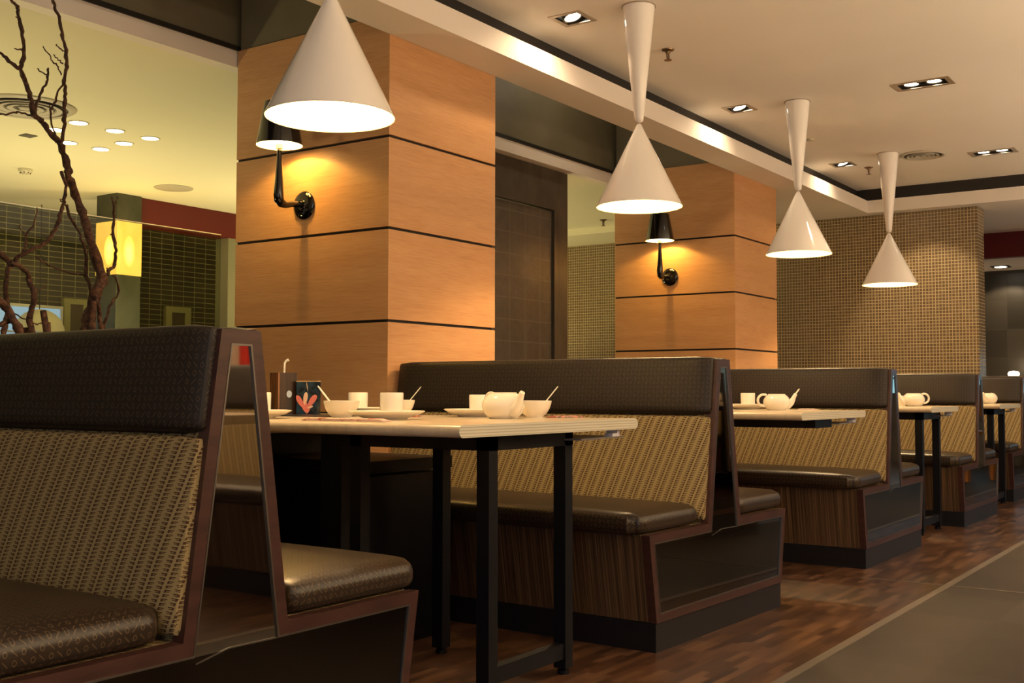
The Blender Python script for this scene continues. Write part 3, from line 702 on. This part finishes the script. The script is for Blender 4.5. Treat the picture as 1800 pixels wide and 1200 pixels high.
lab = ['square recessed spotlight nearest the camera, left of the second hanging lamp', 'starry bright square spotlight in the ceiling between second and third hanging lamps', 'small square spotlight in the ceiling left of the round air vent']
for (x, y, _), lb in zip(spots, lab):
    t = single(lb, x, y); spot_unit(t, x, y, Matrix.Rotation(math.radians(-18), 4, 'X'), 'halogen')
    l = light('SPOT', 'spot_light', (x, y, ZC-.012), 10, HAL, .02, spot_size=math.radians(150), spot_blend=.7); aim(l, (x, y+.75, 0))
for k, (x, y) in enumerate(doubles):
    t = thing('double_spotlight', ['double recessed spotlight, the nearer one, in the open ceiling at right', 'double recessed spotlight, the farther one, right of the round air vent'][k], 'ceiling spotlight', (0, 0, 0), 0, 'double ceiling spotlights')
    b = MB(); recess(b, x-.06, x+.06, y-.135, y+.135, ZC, .09); b.build('housing', 'trimdark', t)
    b = MB(); rim(b, x-.06, x+.06, y-.135, y+.135, .03, ZC); b.build('trim_frame', 'trimsteel', t)
    for dy in (-.065, .065): spot_unit(t, x, y+dy, Matrix.Identity(4), 'halogen')
    l = light('SPOT', 'double_spot_light', (x, y, ZC-.012), 26, HAL, .04, spot_size=math.radians(95), spot_blend=.6); aim(l, (x, y-.1, 0))
# assumed mosaic wall wash without fixture, then far stone wall washer in its soffit
l = light('SPOT', 'assumed_mosaic_wash', (9.2, 2.5, 2.64), 40, HAL, .02, spot_size=math.radians(60), spot_blend=.5); aim(l, (10.1, 2.5, 1.3))
t = thing('soffit_downlight', 'small square downlight in the low soffit at the far right', 'ceiling spotlight', (12.75, 2.45, 2.199))
b = MB(); b.box(-.09, .09, -.09, .09, -.006, 0); b.build('trim_frame', 'trimdark', t)
b = MB(); b.lathe([(0, -.0075), (.06, -.0075), (.06, -.005), (0, -.005)], 24); b.build('lens', 'halogen', t)
l = light('SPOT', 'soffit_spot', (12.75, 2.45, 2.18), 20, HAL, .02, spot_size=math.radians(110), spot_blend=.3); aim(l, (13.2, 2.45, .8))
# round downlights of the neighbouring room
dl = [((3.998, 5.921), 'leftmost in the front row of three'), ((4.25, 5.917), 'middle one in the front row of three'), ((4.503, 5.905), 'rightmost of all'),
      ((4.286, 6.454), 'touching the branch, left in the back row'), ((4.521, 6.443), 'lowest one in the picture'), ((4.501, 6.169), 'just left below the rightmost one'), ((4.021, 6.199), 'crossed by the forked branch')]
for (x, y), lb in dl:
    t = thing('round_downlight', 'round glowing light in the next room ceiling, '+lb, 'ceiling light', (x, y, 2.465), 0, 'round ceiling lights of the next room')
    b = MB(); b.lathe([(.052, -.004), (.062, -.003), (.062, -.0005), (.052, -.0005)], 32, close=True); b.build('ring', 'plasticwhite', t, smooth=True)
    b = MB(); b.lathe([(0, -.003), (.0515, -.003), (.0515, -.0005), (0, -.0005)], 32); b.build('lens', 'disc', t)
light('SPOT', 'downlight_cluster', (4.3, 6.15, 2.44), 40, (1, .78, .32), .25, spot_size=math.radians(150), spot_blend=.8)
# air vents
def vent(label, x, y, z, R_):
    t = thing('air_diffuser', label, 'air vent', (x, y, z), 0, 'round ceiling air vents')
    b = MB(); b.lathe([(R_*.86, -.001), (R_, -.001), (R_, -.006), (R_*.93, -.016), (R_*.84, -.012)], 56, close=True); b.build('outer_ring', 'vent', t, smooth=True)
    b = MB(); b.lathe([(0, -.0005), (R_*.88, -.0005), (R_*.88, -.002), (0, -.002)], 48); b.build('recess', 'ventgap', t)
    for q in (.70, .52, .34):
        b = MB(); b.lathe([(R_*(q-.11), -.004), (R_*q, -.010), (R_*(q+.02), -.018), (R_*(q-.09), -.014)], 48, close=True); b.build('cone_ring', 'vent', t, smooth=True)
    b = MB(); b.lathe([(0, -.006), (R_*.14, -.012), (R_*.12, -.018), (0, -.020)], 32); b.build('centre_cap', 'vent', t, smooth=True)
vent('round grey air diffuser in the ceiling above the farthest hanging lamp', 8.73, 2.215, ZC, .165)
vent('round air diffuser in the next room ceiling behind the branches', 3.594, 5.824, 2.465, .27)
# sprinklers
def sprinkler(label, x, y, z):
    t = thing('fire_sprinkler', label, 'sprinkler', (x, y, z), 0, 'fire sprinklers'); 
    b = MB(); b.lathe([(0, 0), (.034, 0), (.032, -.006), (.014, -.012), (.012, -.022), (0, -.022)], 24); b.build('escutcheon', 'brass', t, smooth=True)
    b = MB()
    for s_ in (1, -1): b.tube([(s_*.008, 0, -.02), (s_*.014, 0, -.032), (s_*.012, 0, -.045), (0, 0, -.056)], .003, 8)
    b.tube([(0, 0, -.02), (0, 0, -.055)], .0025, 8); b.build('yoke', 'brass', t, smooth=True)
    b = MB(); b.lathe([(0, -.056), (.020, -.056), (.020, -.059), (0, -.060)], 20); b.build('deflector', 'brass', t, smooth=True)
sprinkler('fire sprinkler in the ceiling right of the second hanging lamp', 5.282, 2.639, ZC)
sprinkler('fire sprinkler in the ceiling left of the farthest hanging lamp', 8.983, 2.704, ZC)
sprinkler('fire sprinkler in the next room ceiling left of the farther oak column', 9.05, 5.20, 2.465)
b = MB(); b.lathe([(0, 0), (.05, 0), (.05, -.012), (.038, -.028), (.03, -.034), (0, -.034)], 32, T(4.624, 7.477, 2.465))
t = tag(b.build('smoke_detector', 'plasticwhite', smooth=True), 'white smoke detector in the next room ceiling at the left edge', 'smoke detector')
b = MB()
for k in range(8):
    a = k*PI/4; b.box(-.004, .004, -.003, .003, -.034, -.026, T(4.624+.0355*math.cos(a), 7.477+.0355*math.sin(a), 2.465) @ Matrix.Rotation(a, 4, 'Z'))
b.build('detector_slots', 'black', t)
b = MB(); b.lathe([(0, 0), (.028, 0), (.026, -.012), (0, -.016)], 24, T(7.747, 2.742, ZC)); tag(b.build('ceiling_sensor', 'plasticwhite', smooth=True), 'small round ceiling sensor right of the third hanging lamp', 'sensor')
b = MB(); b.lathe([(0, 0), (.15, 0), (.15, -.004), (.14, -.008), (0, -.010)], 48, T(5.72, 7.20, 2.465)); tag(b.build('ceiling_speaker', 'vent', smooth=True), 'round flush ceiling speaker above the red beam of the next room', 'speaker')
b = MB(); b.box(3.98, 4.06, 6.44, 6.52, 2.460, 2.465); tag(b.build('ceiling_hatch', 'ventgap'), 'tiny square plate in the next room ceiling left of the cluster lights', 'plate')

# ------------------------------------------------------------------ neighbouring room things
t = thing('stone_pillar', 'dark square stone pillar with a lit band, in the next room', 'pillar', (0, 0, 0))
b = MB(); b.box(5.60, 5.835, 7.75, 8.02, 0, 1.80); b.box(5.60, 5.835, 7.75, 8.02, 2.24, 2.464); b.build('shaft', 'pillarstone', t)
t = thing('onyx_lamp', 'glowing yellow onyx box lamp wrapped round the dark stone pillar', 'lamp', (0, 0, 0))
b = MB(); b.box(5.598, 5.837, 7.742, 8.022, 1.802, 2.238); b.build('onyx_shade', 'onyx', t)
b = MB()
light('POINT', 'onyx_light', (5.5, 7.45, 2.0), 3, (1, .62, .12), .1)
def pic(label, x0, x1, z0, z1):
    t = thing('picture_frame', label, 'picture frame', (0, 0, 0), 0, 'pale frames on the tiled wall')
    b = MB(); w = (x1-x0)*.24; y0, y1 = 8.955, 8.997
    b.box(x0, x1, y0, y1, z1-w*.8, z1); b.box(x0, x0+w, y0, y1, z0, z1-w*.8); b.box(x1-w, x1, y0, y1, z0, z1-w*.8); b.box(x0+w, x1-w, y0, y1, z0, z0+w*.8); b.build('frame', 'frame', t)
    b = MB(); b.box(x0+w, x1-w, 8.975, 8.997, z0+w*.8, z1-w*.8); b.build('picture', 'frameinside', t)
pic('pale frame around a brown picture on the tiled wall right of the stone pillar', 7.047, 7.351, 1.20, 1.688)
pic('pale frame around a brown picture on the tiled wall beside the blue window', 5.94, 6.20, 1.15, 1.688)
t = thing('dome_lamp', 'beige dome shade hanging in front of the blue window', 'hanging lamp', (5.60, 8.80, 1.36))
prf = [(.205*math.cos(a), .20*math.sin(a)) for a in [k*PI/20 for k in range(11)]]
b = MB(); b.lathe(prf, 40); b.build('shade', 'domelamp', t, smooth=True)
b = MB(); b.tube([(0, 0, .20), (0, 0, 1.105)], .004, 8); b.build('cord', 'black', t)
b = MB(); b.box(-.5, 3.62, 4.20, 4.212, 0, 1.605); t = tag(b.build('glass_partition', 'glass'), 'clear glass partition behind the nearest bench, left of the oak column', 'glass partition')
b = MB(); b.box(-.5, 3.62, 4.199, 4.213, 1.605, 1.609); b.build('polished_edge', 'glassedge', t)

# ------------------------------------------------------------------ bare branches in a planter behind the glass booth
BR=[([[2.614,3.8,1.044],[2.613,3.8,1.083],[2.65,3.82,1.179],[2.651,3.78,1.25],[2.684,3.8,1.288],[2.677,3.82,1.355],[2.617,3.78,1.429],[2.596,3.8,1.523],[2.581,3.82,1.593],[2.513,3.78,1.667],[2.526,3.8,1.7],[2.518,3.82,1.76],[2.47,3.78,1.79]],0.024,0.011),
([[2.483,3.8,1.795],[2.444,3.8,1.826],[2.428,3.82,1.863],[2.367,3.78,1.877],[2.365,3.8,1.943],[2.355,3.82,1.997],[2.309,3.78,2.029]],0.011,0.008),
([[2.322,3.8,2.035],[2.274,3.8,2.057],[2.252,3.82,2.085],[2.185,3.78,2.09]],0.007,0.005),
([[2.322,3.8,2.035],[2.332,3.8,2.07],[2.346,3.82,2.119],[2.311,3.78,2.171],[2.312,3.8,2.235],[2.315,3.82,2.275],[2.268,3.78,2.275],[2.262,3.8,2.303]],0.008,0.005),
([[2.327,3.8,2.111],[2.311,3.8,2.107],[2.307,3.82,2.114]],0.003,0.002),
([[2.315,3.8,2.208],[2.306,3.8,2.22],[2.311,3.82,2.232]],0.003,0.002),
([[2.38,3.8,1.882],[2.393,3.8,1.928],[2.425,3.82,1.981],[2.42,3.78,2.017],[2.434,3.8,2.067]],0.006,0.004),
([[2.427,3.8,2.039],[2.409,3.8,2.043],[2.4,3.82,2.06]],0.003,0.002),
([[2.38,3.8,1.872],[2.346,3.8,1.873],[2.328,3.82,1.879],[2.267,3.78,1.856],[2.246,3.8,1.852]],0.004,0.003),
([[2.483,3.8,1.795],[2.497,3.8,1.808],[2.516,3.82,1.858],[2.493,3.78,1.914],[2.508,3.8,1.975],[2.515,3.82,2.028],[2.495,3.78,2.067],[2.509,3.8,2.111],[2.514,3.82,2.174],[2.475,3.78,2.215],[2.472,3.8,2.273],[2.467,3.82,2.32],[2.431,3.78,2.334]],0.008,0.006),
([[2.499,3.8,2.028],[2.476,3.8,1.983],[2.476,3.82,1.949],[2.434,3.78,1.908],[2.453,3.8,1.861],[2.478,3.82,1.825],[2.465,3.78,1.795]],0.004,0.0035),
([[2.449,3.8,1.908],[2.442,3.8,1.928]],0.003,0.002),
([[2.491,3.8,2.054],[2.472,3.8,2.08],[2.463,3.82,2.105],[2.415,3.78,2.119],[2.411,3.8,2.145]],0.003,0.002),
([[2.493,3.8,2.099],[2.468,3.8,2.112],[2.467,3.82,2.131]],0.003,0.002),
([[2.499,3.8,2.148],[2.477,3.8,2.158],[2.476,3.82,2.17]],0.003,0.002),
([[2.684,3.8,1.288],[2.707,3.8,1.316],[2.752,3.82,1.356],[2.727,3.78,1.407],[2.73,3.8,1.472],[2.746,3.82,1.537],[2.716,3.78,1.582],[2.719,3.8,1.62]],0.008,0.004),
([[2.733,3.8,1.579],[2.743,3.8,1.61],[2.762,3.82,1.631]],0.003,0.002),
([[2.712,3.8,1.321],[2.706,3.8,1.339]],0.003,0.002),
([[2.73,3.8,1.466],[2.717,3.8,1.473]],0.003,0.002),
([[2.458,3.74,1.671],[2.475,3.74,1.624],[2.487,3.76,1.574],[2.445,3.72,1.517],[2.443,3.74,1.466],[2.416,3.76,1.405],[2.334,3.72,1.363],[2.303,3.74,1.345],[2.278,3.76,1.307],[2.237,3.72,1.27],[2.247,3.74,1.207],[2.265,3.76,1.132],[2.228,3.72,1.047]],0.006,0.009),
([[2.522,3.8,1.557],[2.504,3.8,1.57],[2.505,3.82,1.583]],0.003,0.002),
([[2.218,3.66,1.301],[2.272,3.66,1.28],[2.301,3.68,1.243],[2.294,3.64,1.199],[2.299,3.66,1.15],[2.304,3.68,1.1],[2.298,3.64,1.038]],0.008,0.012),
([[2.384,3.8,1.102],[2.416,3.8,1.102],[2.459,3.82,1.113]],0.003,0.002),
([[2.295,3.8,1.149],[2.333,3.8,1.127],[2.391,3.82,1.114]],0.003,0.002),
([[2.309,3.74,1.346],[2.319,3.74,1.382],[2.333,3.76,1.416],[2.339,3.72,1.455],[2.361,3.74,1.523]],0.005,0.003),
([[2.358,3.8,1.422],[2.34,3.8,1.441],[2.342,3.82,1.468]],0.003,0.002),
([[2.75,3.82,1.315],[2.769,3.82,1.278],[2.787,3.84,1.246],[2.73,3.8,1.201],[2.715,3.82,1.134],[2.717,3.84,1.083]],0.004,0.006),
([[2.632,3.76,1.219],[2.638,3.76,1.187],[2.661,3.78,1.14],[2.646,3.74,1.066]],0.008,0.01),
([[2.572,3.88,1.576],[2.583,3.88,1.544],[2.635,3.9,1.496],[2.634,3.86,1.437],[2.667,3.88,1.374],[2.677,3.9,1.32],[2.668,3.86,1.272],[2.696,3.88,1.218]],0.005,0.008),
([[2.682,3.9,1.311],[2.613,3.9,1.316],[2.565,3.92,1.329],[2.49,3.88,1.341],[2.459,3.9,1.366]],0.004,0.003),
([[2.167,3.7,1.342],[2.198,3.7,1.332],[2.236,3.72,1.319],[2.23,3.68,1.299]],0.012,0.01),
([[2.102,3.6,1.174],[2.143,3.6,1.157],[2.185,3.62,1.131],[2.195,3.58,1.071],[2.225,3.6,1.024]],0.012,0.016),
([[2.136,3.62,1.07],[2.169,3.62,1.085],[2.21,3.64,1.1]],0.007,0.01),
([[2.395,3.8,1.221],[2.417,3.8,1.231],[2.453,3.82,1.252]],0.003,0.002)]
t = thing('bare_branch_tree', 'bare brown branches standing behind the nearest bench at the left edge', 'tree', (0, 0, 0))
def noisy(pts, ra, rb):
    P = []; Rr = []
    n = len(pts)
    V_ = [Vector(p) for p in pts]
    for i in range(n-1):
        p0 = V_[max(i-1, 0)]; p1 = V_[i]; p2 = V_[i+1]; p3 = V_[min(i+2, n-1)]
        for k in range(4):
            s_ = k/4; q = .5*((2*p1)+(p2-p0)*s_+(2*p0-5*p1+4*p2-p3)*s_*s_+(3*p1-p0-3*p2+p3)*s_**3)
            f_ = (i+s_)/(n-1); P.append(q+Vector((random.uniform(-1, 1), random.uniform(-1, 1), random.uniform(-1, 1)))*.0035); Rr.append((ra+(rb-ra)*f_)*random.uniform(.8, 1.22))
    P.append(V_[-1]); Rr.append(rb*.8)
    return P, Rr
b = MB()
for i, (pts, ra, rb) in enumerate(BR):
    P, Rr = noisy(pts, ra, rb)
    if i == 0: P = [Vector((3.05, 3.80, .336)), Vector((3.0, 3.80, .7))]+P; Rr = [.03, .027]+Rr
    b.tube(P, Rr, 9)
for x0, z0, x1, z1, y in ((2.55, .33, 2.62, 1.2, 3.76), (2.35, .33, 2.36, 1.1, 3.66), (2.25, .33, 2.30, 1.08, 3.70), (2.45, .33, 2.33, 1.14, 3.64)):
    P, Rr = noisy([(x0, y, z0), ((x0+x1)/2+.03, y+.02, (z0+z1)/2), (x1, y, z1)], .022, .014); b.tube(P, Rr, 9)
b.build('branches', 'bark', t, smooth=True)
t = thing('long_planter', 'dark planter box holding the bare branches, hidden behind the nearest bench', 'planter', (0, 0, 0))
b = MB()
for a in ((2.0, 3.5, 3.5, 3.53), (2.0, 3.5, 4.05, 4.08), (2.0, 2.03, 3.53, 4.05), (3.47, 3.5, 3.53, 4.05)): b.box(*a, 0, .36)
b.box(2.0, 3.5, 3.5, 4.08, 0, .02); b.build('box', 'cabinet', t)
b = MB(); b.box(2.03, 3.47, 3.53, 4.05, .02, .335); b.build('pebbles', 'soil', t)['kind'] = 'stuff'

# ------------------------------------------------------------------ far right
t = thing('service_counter', 'lit counter in front of the dark stone wall at the far right', 'counter', (0, 0, 0))
b = MB(); b.box(12.6, 13.15, 1.9, 4.1, 0, .99); b.build('counter_body', 'stone', t)
b = MB(); b.box(12.55, 13.18, 1.88, 4.12, .99, 1.03); b.build('counter_top', 'cream', t)
t = thing('counter_lamp', 'small glowing lamp on the far counter', 'lamp', (12.8, 2.35, 1.03))
b = MB(); b.lathe([(0, 0), (.05, 0), (.06, .02), (.05, .045), (0, .055)], 24); b.build('glass_dome', 'halogendim', t, smooth=True)
light('POINT', 'counter_light', (12.8, 2.35, 1.16), 1.5, HAL, .03)
t = thing('wooden_chair', 'orange varnished wooden chair across the aisle, mirrored in the farthest bench end', 'chair', (11.6, .75, 0), .4)
for x, y, h in ((-.2, -.2, .45), (.2, -.2, .45), (-.2, .2, .95), (.2, .2, .95)):
    b = MB(); b.box(x-.02, x+.02, y-.02, y+.02, 0, h); b.build('leg', 'orange', t)
b = MB(); b.box(-.22, .22, -.22, .22, .45, .48); b.build('seat', 'orange', t)
b = MB(); b.box(-.2, .2, .19, .21, .62, .93); b.build('backrest', 'orange', t)
